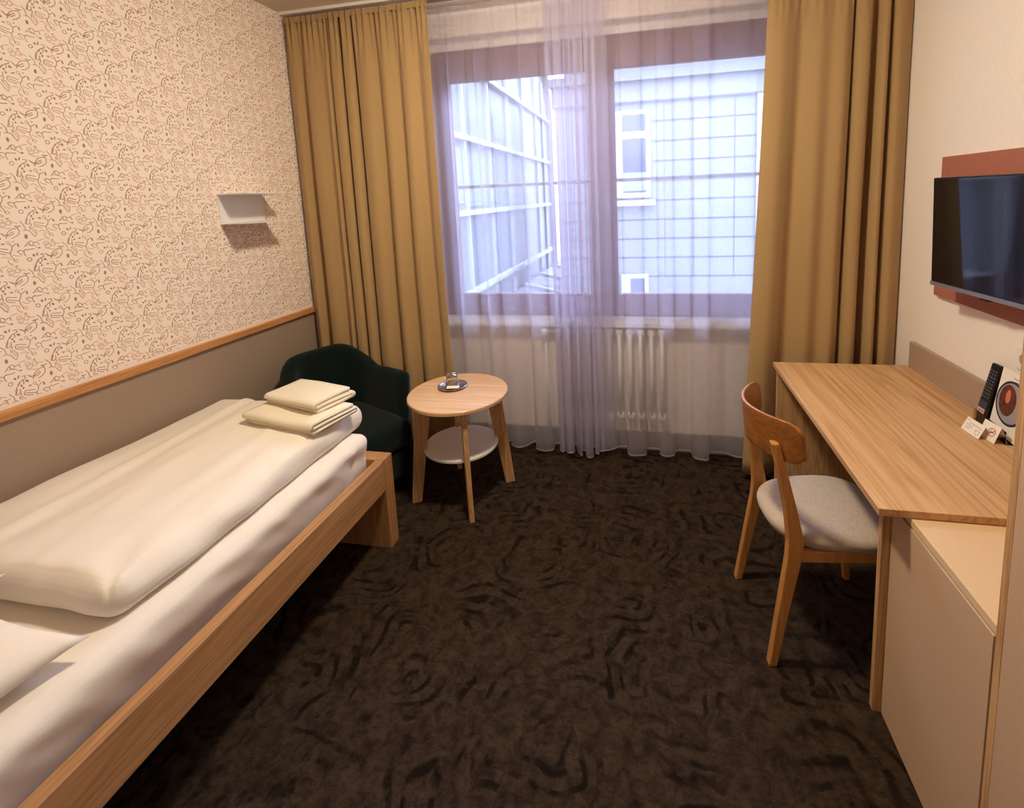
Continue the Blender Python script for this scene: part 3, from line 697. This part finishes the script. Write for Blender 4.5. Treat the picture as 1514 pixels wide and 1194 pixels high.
def wr(p, n):
    side = n.x > .3
    a = .006 * ns(p.x * 3, p.y * 2.5, p.z * 3) + .0035 * ns(p.x * 9, p.y * 3, p.z * 9 + 3)
    if side:
        a += .008 * ns(4, p.y * 3.2 + p.z * 5, p.z * 9) + .006 * ns(9, p.y * 8 + p.z * 12, p.z * 10) + .003 * ns(2, p.y * 22 + p.z * 20, p.z * 8)
    d = n.copy() if n.length > 1e-6 else Vector((0, 0, 1))
    e = d * a
    # soft crease near foot corner
    k = math.exp(-((p.y - 1.80 - (p.z - .5) * .5) / .02) ** 2) * (1 if side else 0)
    e += d * (-.010 * k)
    return e
mt = empty('mattress', (-1.72, .93, .345), label='white sheeted mattress lying in the oak bed frame', cat='mattress')
bm = bmesh.new()
rounded_block(bm, -2.148 + 1.72, -1.308 + 1.72, -.07 - .93, 1.93 - .93, .0, .245, .055, .018,
              lambda p, n: wr(p + Vector((-1.72, .93, .345)), n) * (1.0 - .65 * max(0, n.z)) * (.3 + .7 * min(1, max(0, (p.z - .06) / .08))) + Vector((-.045 * (1 - min(1, p.z / .22)) * max(0, n.x), 0, 0)))
finish('fitted_sheet', bm, M['linen'], mt, smooth=True)
# sheet overlap tucked beside the rail is the mattress side itself

# duvet: long soft slab, a little askew
DU = Matrix.Rotation(radians(.4), 4, 'Z')
def duvet_disp(p, n):
    x, y = p.x, p.y
    top = n.z > -.2
    a = 0
    a += .016 * ns(x * 2.2 + 5, y * 1.6, 0)                       # soft bulk
    a += .006 * ns(x * 7, y * 2.0 + 9, 1)                       # long ripples along the bed
    a += .005 * ns(x * 15 + 2, y * 4, 4) + .0035 * abs(ns(x * 11 + y * 3, y * 5 - x * 2, 8))
    rim = max(0, 1 - (.41 - x) / .16)
    a += rim * .010 * ns(x * 8 + 3, y * 11, 2)
    # long shallow fold along the length, left of the middle
    fx = -.52 - .02 * sin(y * 2) + .40
    a += .008 * math.exp(-((x + .21 + .05 * y) / .016) ** 2)
    a += -.006 * math.exp(-((x + .17 + .05 * y) / .03) ** 2)
    # ripples fanning from the near outer corner
    dx, dy = x - .40, y + .58
    r = sqrt(dx * dx + dy * dy); an = math.atan2(dy, dx)
    a += .004 * math.exp(-(r / .30) ** 2) * sin(an * 7 + 1)
    a += .022 * max(0, -x - .1)
    hz = min(1, max(0, p.z / .11)); e = Vector((0, 0, 1)) * a * hz * hz * (3 - 2 * hz)
    # edge waviness
    if abs(n.x) > .4: e += Vector((n.x, 0, 0)) * (.022 * ns(3, y * 2.2, p.z * 4) + .010 * ns(7, y * 7, p.z * 10))
    if abs(n.y) > .4: e += Vector((0, n.y, 0)) * (.020 * ns(x * 2.4, 8, 0) + .01 * ns(x * 7, 3, p.z * 9))
    return e
dv = empty('duvet', (-1.775, 1.43, .587), label='white duvet spread over the bed from pillows to foot', cat='duvet')
bm = bmesh.new()
rounded_block(bm, -.405, .410, -.58, .545, 0, .118, .056, .018, duvet_disp)
finish('cover', bm, M['linen'], dv, smooth=True)

# pillows
def pillow(loc, rot, a, b, th, label, seed):
    e = empty('pillow', loc, 0, label, 'pillow', 'white bed pillows'); e.rotation_euler = rot
    bm = bmesh.new(); N = 36; top = []; bot = []
    for i in range(N + 1):
        rt_, rb = [], []
        for j in range(N + 1):
            u = -1 + 2 * i / N; v = -1 + 2 * j / N
            # pinch the sides inward, leaving pointed corners
            pu = u * a * (1 - .10 * (1 - v * v)); pv = v * b * (1 - .10 * (1 - u * u))
            pu = u * a * (1 - .07 * (1 - v ** 4)); pv = v * b * (1 - .09 * (1 - u ** 4))
            h = th * max(0, (1 - u ** 4)) ** .55 * max(0, (1 - v ** 4)) ** .55
            edge = (i in (0, N)) or (j in (0, N))
            wrk = .006 * ns(u * 3 + seed, v * 3) + .004 * ns(u * 8, v * 8 + seed)
            rt_.append(bm.verts.new((pu, pv, th * .55 + h * .75 + (0 if edge else wrk))))
            rb.append(rt_[-1] if edge else bm.verts.new((pu, pv, th * .55 - h * .55)))
        top.append(rt_); bot.append(rb)
    grid_faces(bm, top)
    for i in range(N):
        for j in range(N):
            q = [bot[i][j], bot[i][j + 1], bot[i + 1][j + 1], bot[i + 1][j]]
            if len(set(q)) == 4 and not all(v in top[i] + top[i + 1] for v in q):
                bm.faces.new(q)
            elif len(set(q)) == 4:
                try: bm.faces.new(q)
                except ValueError: pass
    finish('pillowcase', bm, M['linen'], e, smooth=True)
    return e
pillow((-1.722, .518, .592), (0, 0, radians(-4)), .36, .29, .095, 'white pillow lying at the near outer corner of the bed', 1)
pillow((-1.895, .47, .690), (radians(4), radians(3), radians(6)), .27, .33, .07, 'white pillow by the wall, resting on the other pillow', 6)

# towels
def towel(loc, rz, L, D, label, layers, th=.012, seed=0):
    e = empty('towel', loc, rz, label, 'towel', 'folded bath towels')
    # profile in (v, z): continuous folded sheet, folds at front (v=0) and back (v=D)
    path = []
    z = th / 2
    for k in range(layers):
        f, b_ = (.0 + .004 * k, D - .004 * k)
        seq = (0, 1) if k % 2 == 0 else (1, 0)
        for q in range(9):
            s = q / 8
            v = (f + (b_ - f) * s) if seq[0] == 0 else (b_ + (f - b_) * s)
            path.append((v, z))
        if k < layers - 1:
            endv = b_ if k % 2 == 0 else f; dr_ = 1 if k % 2 == 0 else -1
            for q in range(1, 6):
                a = pi * q / 6
                path.append((endv + dr_ * (th * .75) * sin(a), z + (th * 1.1) * (1 - cos(a)) / 2))
            z += th * 1.1
    # thicken the path
    bm = bmesh.new(); NU = 22
    P = [Vector((v, zz)) for v, zz in path]; up, dn = [], []
    for i, p in enumerate(P):
        t_ = (P[min(i + 1, len(P) - 1)] - P[max(0, i - 1)]).normalized(); n_ = Vector((-t_.y, t_.x)) * th * .48
        up.append(p + n_); dn.append(p - n_)
    loop = up + dn[::-1]
    V = []
    for i in range(NU + 1):
        u = -L / 2 + L * i / NU; row = []
        for p in loop:
            sag = .006 * ns(u * 5 + seed, p.x * 5) * (p.y / (th * layers)) + .010 * (p.y / (th * layers)) * ns(u * 3, seed + p.x * 3)
            row.append(bm.verts.new((u + .004 * ns(p.x * 9, p.y * 60 + seed), p.x + .006 * ns(u * 4, p.y * 40 + seed), max(0.0005, p.y + sag * (p.y > th)))))
        V.append(row)
    grid_faces(bm, V, True); bm.faces.new(V[0]); bm.faces.new(V[-1][::-1])
    finish('terry_cloth', bm, M['towel'], e, smooth=True)
    return e
towel((-1.575, 1.665, .715), radians(-11), .41, .225, 'larger cream towel folded at foot of bed, bottom of the pair', 3, .015, 1)
towel((-1.580, 1.755, .768), radians(-15), .34, .185, 'smaller cream towel folded on top of the larger towel', 3, .015, 5)

# ------------------------------------------------------------------ armchair
AC = empty('armchair', (-1.725, 2.345, 0), math.atan2(-.40, .917), 'dark green tub armchair between the bed foot and the left drape', 'armchair')
FL, RC, ST_ = .055, .17, .30
SPL = radians(6)
HALF = FL + RC * pi / 2 + ST_
def ac_path(s):
    """distance s from the middle of the back -> u forward, v sideways, outward normal"""
    sg = 1 if s >= 0 else -1; d = abs(s)
    if d < FL: return -.275, d * sg, Vector((-1, 0))
    if d < FL + RC * pi / 2:
        a = (d - FL) / RC
        return -.275 + RC * (1 - cos(a)), (FL + RC * sin(a)) * sg, Vector((-cos(a), sin(a) * sg))
    d -= FL + RC * pi / 2
    return -.275 + RC + d * cos(SPL), (FL + RC + d * sin(SPL)) * sg, Vector((-sin(SPL), cos(SPL) * sg))
def ac_height(s):
    d = abs(s)
    k = min(1, max(0, (d - .12) / .24)); k = k * k * (3 - 2 * k)
    return .795 * (1 - k) + .655 * k - .012 * min(1, max(0, (d - .45) / .25))
NP = 64; rings = []
bm = bmesh.new()
for i in range(NP + 1):
    s_ = -HALF + 2 * HALF * i / NP
    u, v, nr = ac_path(s_); h_ = ac_height(s_)
    e_ = max(0, (abs(s_) - (HALF - .045)) / .045)
    th_ = .040 * (sqrt(max(0, 1 - e_ * e_)) * .85 + .15); h_ -= .035 * (1 - sqrt(max(0, 1 - e_ * e_)))
    zb = .16; prof = []; rt_ = .036
    def cen(z): return .030 * (z - zb) / .6 - .035 * (1 - (z - zb) / .6) ** 2
    for q in range(10):
        z = zb + (h_ - rt_ - zb) * q / 9; prof.append((cen(z) + th_, z))
    for q in range(1, 8):
        a = pi * q / 8; prof.append((cen(h_ - rt_) + th_ * cos(a), h_ - rt_ + rt_ * sin(a)))
    for q in range(10):
        z = h_ - rt_ - (h_ - rt_ - zb) * q / 9; prof.append((cen(z) - th_, z))
    rings.append([bm.verts.new((u + nr.x * o_, v + nr.y * o_, z)) for o_, z in prof])
grid_faces(bm, rings, True); bm.faces.new(rings[0]); bm.faces.new(rings[-1][::-1])
finish('backrest', bm, M['green'], AC, smooth=True)
bm = bmesh.new(); rounded_block(bm, -.225, .325, -.195, .195, .27, .425, .05, .04, lambda p, n: Vector((0, 0, .014 * (1 - (p.x / .33) ** 2) * (1 - (p.y / .27) ** 2) if n.z > .3 else 0)))
finish('seat_cushion', bm, M['green'], AC, smooth=True)
bm = bmesh.new(); rounded_block(bm, -.22, .305, -.19, .19, .10, .272, .03, .05)
finish('seat_base', bm, M['green'], AC, smooth=True)
for lx, ly in ((.24, .155), (.24, -.155), (-.17, .14), (-.17, -.14)):
    bm = bmesh.new(); tube(bm, [(lx, ly, .11), (lx * 1.08, ly * 1.08, 0)], [.018, .012], 12); finish('leg', bm, M['darkmetal'], AC, smooth=True)

# ------------------------------------------------------------------ round side table
TC = (-1.067, 2.392); TH = .600; TR = .276
tb = empty('side_table', (TC[0], TC[1], 0), label='round oak side table with four splayed legs and lower shelf', cat='table')
bm = bmesh.new(); lathe(bm, [(0, TH - .022), (TR - .004, TH - .022), (TR, TH - .018), (TR, TH - .004), (TR - .004, TH), (0, TH)], 96)
finish('tabletop', bm, M['table_oak'], tb, bevel=0)
SZ, SR = .300, .206
bm = bmesh.new(); lathe(bm, [(0, SZ - .014), (SR - .002, SZ - .014), (SR, SZ - .012), (SR, SZ - .002), (SR - .002, SZ), (0, SZ)], 80)
ls = finish('lower_shelf', bm, M['white'], tb); ls['label'] = 'white lacquered lower shelf'
for ang in (-61, 29, 119, 209):
    a = radians(ang)
    d = Vector((cos(a), sin(a), 0)); n_ = Vector((-sin(a), cos(a), 0)) * .013
    bm = bmesh.new()
    zt = TH - .0225
    pts = [d * .150 + Vector((0, 0, zt)), d * .235 + Vector((0, 0, zt)), d * .292, d * .238]
    prism(bm, [p - n_ for p in pts], n_ * 2)
    finish('leg', bm, M['oak_z'], tb, bevel=.003)
# tray and tumbler
ty = empty('tray', (-1.122, 2.446, TH), label='small round polished steel tray on the side table', cat='tray')
bm = bmesh.new(); lathe(bm, [(0, .0), (.058, .0), (.079, .010), (.083, .012), (.083, .0135), (.078, .0125), (.056, .003), (0, .003)], 64)
finish('tray_dish', bm, M['steel'], ty, smooth=True)
gl = empty('tumbler', (-1.130, 2.462, TH + .0035), label='clear drinking glass turned upside down on the steel tray', cat='glass')
bm = bmesh.new(); lathe(bm, [(.036, 0), (.0375, .0), (.034, .03), (.0315, .060), (.029, .074), (.024, .078), (0, .078), (0, .066), (.024, .064), (.0285, .055), (.031, .03), (.0345, .001)], 48, close=True)
finish('glass_body', bm, M['glass'], gl, smooth=True)
cd = empty('paper_coaster', (-1.105, 2.412, TH + .0135), label='white printed paper slip lying on the tray before the glass', cat='coaster')
cd.rotation_euler = (radians(14), 0, radians(14))
boxobj('paper', M['card'], (-.035, .035, -.012, .012, .0, .001), cd)  # white slip added for the bright reflection of the polished tray

# ------------------------------------------------------------------ desk
dk = empty('desk', (.92, 1.95, 0), label='oak desk with panel legs and taupe upstand against right wall', cat='desk')
def dbx(name, mat, x0, x1, y0, y1, z0, z1, bevel=.0015, parent=dk): return boxobj(name, mat, (x0 - .92, x1 - .92, y0 - 1.95, y1 - 1.95, z0, z1), parent, bevel=bevel)
dbx('tabletop', M['desk_oak'], .610, XR - .001, 1.374, 2.568, .735, .757)
dbx('side_panel', M['oak_z'], .628, XR - .005, 2.545, 2.567, 0, .7345)
dbx('side_panel', M['oak_z'], .665, XR - .005, 1.472, 1.495, 0, .7345)
up_ = dbx('backsplash', M['upstand'], XR - .024, XR - .002, 1.04, 2.55, .7575, .885); up_['label'] = 'taupe backsplash board'

cb = empty('cabinet', (.95, 1.25, 0), label='low beige laminate cabinet with oak edges under the desk end', cat='cabinet')
def cbx(name, mat, x0, x1, y0, y1, z0, z1, bevel=.0012): return boxobj(name, mat, (x0 - .95, x1 - .95, y0 - 1.25, y1 - 1.25, z0, z1), cb, bevel=bevel)
cbx('body', M['laminate'], .708, XR - .005, 1.037, 1.4715, .03, .712)
cbx('door', M['laminate'], .688, .7065, 1.040, 1.468, .004, .708)
t_ = cbx('top_panel', M['pale_top'], .690, XR - .005, 1.037, 1.4715, .7125, .7345); t_['label'] = 'pale top panel with thin edge strip'
cbx('plinth', M['laminate'], .715, XR - .01, 1.045, 1.465, 0, .03)

wd = empty('wardrobe', (.95, .70, 0), label='tall beige wardrobe with oak edge strip at right picture edge', cat='wardrobe')
def wbx(name, mat, x0, x1, y0, y1, z0, z1, bevel=.001, parent=wd): return boxobj(name, mat, (x0 - .95, x1 - .95, y0 - .70, y1 - .70, z0, z1), parent, bevel=bevel)
wbx('side_panel', M['oak_z'], .688, XR - .005, 1.0145, 1.0345, 0, 2.2)
wdo = wbx('door', M['laminate'], .686, .705, .40, 1.011, .01, 2.19)
wbx('body', M['laminate'], .708, XR - .005, .40, 1.014, 0, 2.2)
bm = bmesh.new(); lathe(bm, [(0, 0), (.006, 0), (.006, .008), (.011, .012), (.011, .018), (0, .02)], 24)
k_ = finish('door_knob', bm, M['darkmetal'], wdo, smooth=True); k_.rotation_euler = (0, radians(-90), 0); k_.location = (.686 - .95, .45 - .70, 1.05)
bm = bmesh.new(); lathe(bm, [(0, 0), (.009, 0), (.012, .006), (.009, .014), (0, .015)], 24)
hk = finish('hook', bm, M['darkred'], wd, smooth=True); hk.rotation_euler = (radians(-90), 0, 0); hk.location = (.712 - .95, 1.0345 - .70, .895)

# ------------------------------------------------------------------ chair
CH = empty('dining_chair', (.600, 1.808, 0), radians(7.2), 'light wooden chair with curved back and beige seat at desk', 'chair')
# local: +x forward (toward the desk), +y = left
def leg_prof(pts, w, y, yb, name):
    """pts: list of (x, z, half depth) ; board thickness w across y; y position varies bottom->top"""
    bm = bmesh.new(); rings_ = []
    for (x, z, hd, yy) in pts:
        rings_.append([bm.verts.new((x - hd, yy - w / 2, z)), bm.verts.new((x + hd, yy - w / 2, z)), bm.verts.new((x + hd, yy + w / 2, z)), bm.verts.new((x - hd, yy + w / 2, z))])
    grid_faces(bm, rings_, True); bm.faces.new(rings_[0][::-1]); bm.faces.new(rings_[-1])
    return finish(name, bm, M['chair_wood'], CH, bevel=.005, seg=3)
for s in (1, -1):
    leg_prof([(-.232, 0, .014, s * .192), (-.195, .22, .019, s * .184), (-.163, .40, .025, s * .178), (-.158, .46, .027, s * .176), (-.172, .56, .021, s * .170),
              (-.200, .70, .016, s * .158), (-.222, .800, .013, s * .146)], .031, 0, 0, 'rear_leg')
    leg_prof([(.215, 0, .012, s * .196), (.195, .25, .017, s * .186), (.185, .425, .022, s * .180)], .026, 0, 0, 'front_leg')
# backrest: curved plywood
bm = bmesh.new(); F_, B_ = [], []
NB = 28; Rb = .34
HW = .205
for i in range(NB + 1):
    s = -1 + 2 * i / NB
    yv = HW * s
    col_f, col_b = [], []
    for j in range(9):
        q = j / 8
        zc0 = .805 + (q - .5) * .150 * (1 - .0 * s * s)
        # rounded lower and upper corners
        lim = 1 - (1 - max(0, 1 - ((abs(s) - .80) / .20) ** 2) ** .5 if abs(s) > .80 else 0) * .42
        zz = .810 + (q - .5) * .148 * lim
        xb = -.272 + .118 * s * s - .10 * (zz - .81)
        col_f.append(bm.verts.new((xb + .013, yv * (1 - .0 * q), zz))); col_b.append(bm.verts.new((xb, yv, zz)))
    F_.append(col_f); B_.append(col_b)
grid_faces(bm, F_); grid_faces(bm, [r[::-1] for r in B_])
for i in range(NB):
    bm.faces.new((F_[i][0], F_[i + 1][0], B_[i + 1][0], B_[i][0])); bm.faces.new((F_[i][-1], B_[i][-1], B_[i + 1][-1], F_[i + 1][-1]))
for j in range(8):
    bm.faces.new((F_[0][j], B_[0][j], B_[0][j + 1], F_[0][j + 1])); bm.faces.new((F_[-1][j], F_[-1][j + 1], B_[-1][j + 1], B_[-1][j]))
o = finish('backrest', bm, M['chair_back'], CH, bevel=.004, seg=3)
for p in o.data.polygons: p.use_smooth = True
o['label'] = 'curved darker wooden backrest'
# seat: upholstered pad with rounded-trapezoid outline
bm = bmesh.new()
def seat_ring(k, z):
    out = []
    for i in range(64):
        a = 2 * pi * i / 64
        ca, sa = cos(a), sin(a); e = 2 / 2.7
        x = .222 * k * math.copysign(abs(ca) ** e, ca); y = .203 * k * math.copysign(abs(sa) ** e, sa)
        y *= 1 + .10 * (x / .225)
        out.append(bm.verts.new((x + .015, y, z)))
    return out
rs_ = [seat_ring(k, z) for k, z in ((.90, .425), (.955, .428), (.99, .440), (1.0, .452), (.985, .463), (.93, .472), (.80, .478), (.55, .482), (.25, .484))]
grid_faces(bm, rs_, True); bm.faces.new(rs_[0]); bm.faces.new(rs_[-1])
o = finish('seat', bm, M['seat'], CH, smooth=True); o['label'] = 'beige fabric seat pad'
bm = bmesh.new()
for y in (-.176, .176): box(bm, -.135, .165, y - .010, y + .010, .385, .4245)
box(bm, .165, .185, -.166, .166, .385, .4245); box(bm, -.150, -.132, -.166, .166, .385, .4245)
finish('seat_rail', bm, M['chair_wood'], CH, bevel=.002)

# ------------------------------------------------------------------ television and wall panel
pn = boxobj('wall_panel', M['panel_red'], (XR - .021, XR - .0005, .95, 2.385, 1.152, 1.752), bevel=.002)
tag(pn, 'brick red painted board on the right wall behind television', 'wall panel')
tv = empty('television', (1.108, 2.185, 1.44), label='slim black flat television on the right wall before red panel', cat='television')
tv.rotation_euler = (0, radians(-2), radians(5.5))
# local: screen faces -x, width runs along -y from the far edge
boxobj('bezel', M['black'], (0, .030, -.735, 0, -.203, .224), tv, bevel=.003)
boxobj('screen', M['screen'], (-.0012, .002, -.729, -.006, -.186, .218), tv)
boxobj('lower_trim', M['silver'], (-.004, .012, -.735, 0, -.2045, -.189), tv, bevel=.001)
boxobj('sensor', M['black'], (-.004, .01, -.30, -.26, -.212, -.2045), tv, bevel=.002)
bk = boxobj('wall_bracket', M['darkmetal'], (.0305, .052, -.56, -.30, -.08, .08), tv, bevel=.002)

# ------------------------------------------------------------------ things on the desk
RZ = radians(-5)
ST = empty('display_stand', (1.20, 1.885, .7575), RZ, 'clear acrylic brochure stand on the desk by the wall', 'stand')
def sbox(name, mat, dims, parent=ST, bevel=0): return boxobj(name, mat, dims, parent, bevel=bevel)
sbox('base', M['acrylic'], (-.028, .012, -.10, .10, 0.0, .003))
sbox('front_lip', M['acrylic'], (-.028, -.0255, -.10, .10, .0032, .045))
o = sbox('back_plate', M['acrylic'], (0, .0025, -.10, .10, 0, .13)); o.rotation_euler = (0, radians(8), 0); o.location = (.002, 0, .0032)
mg = empty('brochure', (1.203, 1.868, .762), 0, 'cream brochure showing a plate of food, leaning in stand', 'brochure'); mg.rotation_euler = (0, radians(8), RZ)
# local: x normal (-x front), y width, z height
o = boxobj('cover', M['card'], (-.0125, -.009, -.098, .055, 0.0, .225), mg)
def disc(name, mat, cy, cz, r, x, parent, seg=48, sx=1.0):
    bm = bmesh.new()
    a = [bm.verts.new((x, cy + r * cos(2 * pi * k / seg), cz + r * sx * sin(2 * pi * k / seg))) for k in range(seg)]
    b = [bm.verts.new((x + .0004, v.co.y, v.co.z)) for v in a]
    bm.faces.new(a); bm.faces.new(b[::-1])
    for k in range(seg): bm.faces.new((a[k], a[(k + 1) % seg], b[(k + 1) % seg], b[k]))
    return finish(name, bm, mat, parent)
disc('plate_rim', M['plate_rim'], -.026, .118, .078, -.0131, mg)
disc('plate', M['plate'], -.026, .118, .070, -.0136, mg)
disc('food', M['food'], -.010, .124, .044, -.0141, mg, sx=1.25)
disc('garnish', M['salmon'], -.010, .138, .012, -.0146, mg, sx=2.0)
bm = bmesh.new()
for z, w in ((.205, .04), (.196, .025)): box(bm, -.0131, -.0124, -.05, -.05 + w, z, z + .002)
finish('headline', bm, M['ink'], mg)
# remote control
rc = empty('remote_control', (1.229, 1.955, .762), 0, 'black remote control standing upright against brochure stand', 'remote control')
rc.rotation_euler = (0, radians(12), radians(0))
boxobj('case', M['black'], (-.050, -.032, -.024, .024, 0.004, .215), rc, bevel=.005, seg=3)
bm = bmesh.new()
for r in range(9):
    for c_ in range(3): box(bm, -.0515, -.0498, -.0165 + .013 * c_, -.0165 + .013 * c_ + .007, .085 + .0125 * r, .085 + .0125 * r + .006)
finish('buttons', bm, M['button'], rc)
o = boxobj('lower_section', M['bluegrey'], (-.0508, -.0498, -.020, .020, .048, .072), rc)
bm = bmesh.new()
for r in range(2):
    for c_ in range(3): box(bm, -.0515, -.0495, -.019 + .013 * c_, -.019 + .013 * c_ + .010, .026 + .010 * r, .026 + .010 * r + .0075)
finish('label_strip', bm, M['label_red'], rc)
# tent cards
def tent(loc, rz, w, h, label, kind):
    e = empty('tent_card', loc, radians(rz), label, 'card', 'small folded cards on the desk')
    sp = .022
    bm = bmesh.new()
    prism(bm, [(-sp, -w / 2, 0), (-sp + .0009, -w / 2, 0), (.0009, -w / 2, h), (0, -w / 2, h)], (0, w, 0))
    prism(bm, [(sp, -w / 2, 0), (sp - .0009, -w / 2, 0), (-.0009, -w / 2, h), (0, -w / 2, h)], (0, w, 0))
    finish('folded_paper', bm, M['card'], e)
    a = math.atan2(sp, h)
    f = bpy.data.objects.new('printed_face', None)
    def onface(name, mat, polys):
        bm = bmesh.new()
        for pl in polys:
            prism(bm, [(-sp + v[1] * sin(a) - .0006, v[0], v[1] * cos(a)) for v in pl], (.0004, 0, 0))
        return finish(name, bm, mat, e)
    def ringpoly(cy, cz, r, t_, n=28):
        out = []
        for k in range(n):
            a0, a1 = 2 * pi * k / n, 2 * pi * (k + 1) / n
            out.append([(cy + r * cos(a0), cz + r * sin(a0)), (cy + r * cos(a1), cz + r * sin(a1)), (cy + (r - t_) * cos(a1), cz + (r - t_) * sin(a1)), (cy + (r - t_) * cos(a0), cz + (r - t_) * sin(a0))])
        return out
    if kind == 'nosmoke':
        ox = -.009
        polys = ringpoly(ox, h * .55, .0145, .0022)
        polys.append([(ox - .0112, h * .55 + .0088), (ox - .0092, h * .55 + .0104), (ox + .0112, h * .55 - .0088), (ox + .0092, h * .55 - .0104)])
        onface('prohibition_sign', M['redink'], polys)
        onface('cigarette_mark', M['ink'], [[(ox - .009, h * .55 - .002), (ox + .009, h * .55 - .002), (ox + .009, h * .55 + .001), (ox - .009, h * .55 + .001)], [(ox + .002, h * .55 + .003), (ox + .0035, h * .55 + .003), (ox + .004, h * .55 + .009), (ox + .0025, h * .55 + .009)]])
    else:
        tx = [[(y0, z), (y1, z), (y1, z + .0016), (y0, z + .0016)] for y0, y1, z in ((-.035, .022, .034), (.002, .033, .026), (.002, .030, .019), (.010, .031, .012), (.026, .036, .040))]
        onface('text_lines', M['greyink'], tx)
        # shield outline
        sh_ = [(-.010, .022), (.0, .0235), (.010, .022), (.0095, .012), (.0, .004), (-.0095, .012)]
        sh_ = [(y - .024, z + .001) for y, z in sh_]
        cy, cz = -.024, .0145
        polys = []
        for k in range(6):
            A_, B2 = sh_[k], sh_[(k + 1) % 6]
            inn = lambda q: (cy + (q[0] - cy) * .84, cz + (q[1] - cz) * .84)
            polys.append([A_, B2, inn(B2), inn(A_)])
        onface('shield_emblem', M['greyink'], polys)
    return e
tent((1.122, 1.862, .7575), 4, .085, .045, 'white folded card with grey text and shield outline on desk', 'text')
tent((1.150, 1.826, .7575), 8, .068, .058, 'white folded card with red no smoking sign on desk', 'nosmoke')

# wall socket
sk = empty('wall_socket', (XR, 1.852, 1.035), label='white wall socket above the desk beside the brochure stand', cat='socket')
boxobj('socket_frame', M['white'], (-.010, -.0003, -.04, .04, -.04, .04), sk, bevel=.003)
bm = bmesh.new(); lathe(bm, [(.0, 0), (.019, 0), (.0195, .0025), (0, .0025)], 32)
o = finish('socket_insert', bm, M['upstand'], sk); o.rotation_euler = (0, radians(-90), 0); o.location = (-.010, 0, 0)

# ------------------------------------------------------------------ ceiling lamp
CL = empty('ceiling_lamp', (-.45, 1.62, ZC), label='round warm ceiling lamp in the middle of the room ceiling', cat='lamp')
bm = bmesh.new(); lathe(bm, [(0, -.0005), (.15, -.0005), (.15, -.03), (0, -.03)], 48); finish('lamp_base', bm, M['white'], CL)
t = NT('lamp_glow'); t.b.inputs['Emission Color'].default_value = LAMP_COL + (1,); t.b.inputs['Emission Strength'].default_value = LAMP_STRENGTH
t.base((.9, .9, .9, 1)); M['lamp'] = t.m
bm = bmesh.new(); lathe(bm, [(.135, -.0305)] + [(.135 * cos(a * pi / 16), -.0305 - .075 * sin(a * pi / 16)) for a in range(1, 8)] + [(0, -.1055)], 48)
finish('lamp_diffuser', bm, M['lamp'], CL, smooth=True)
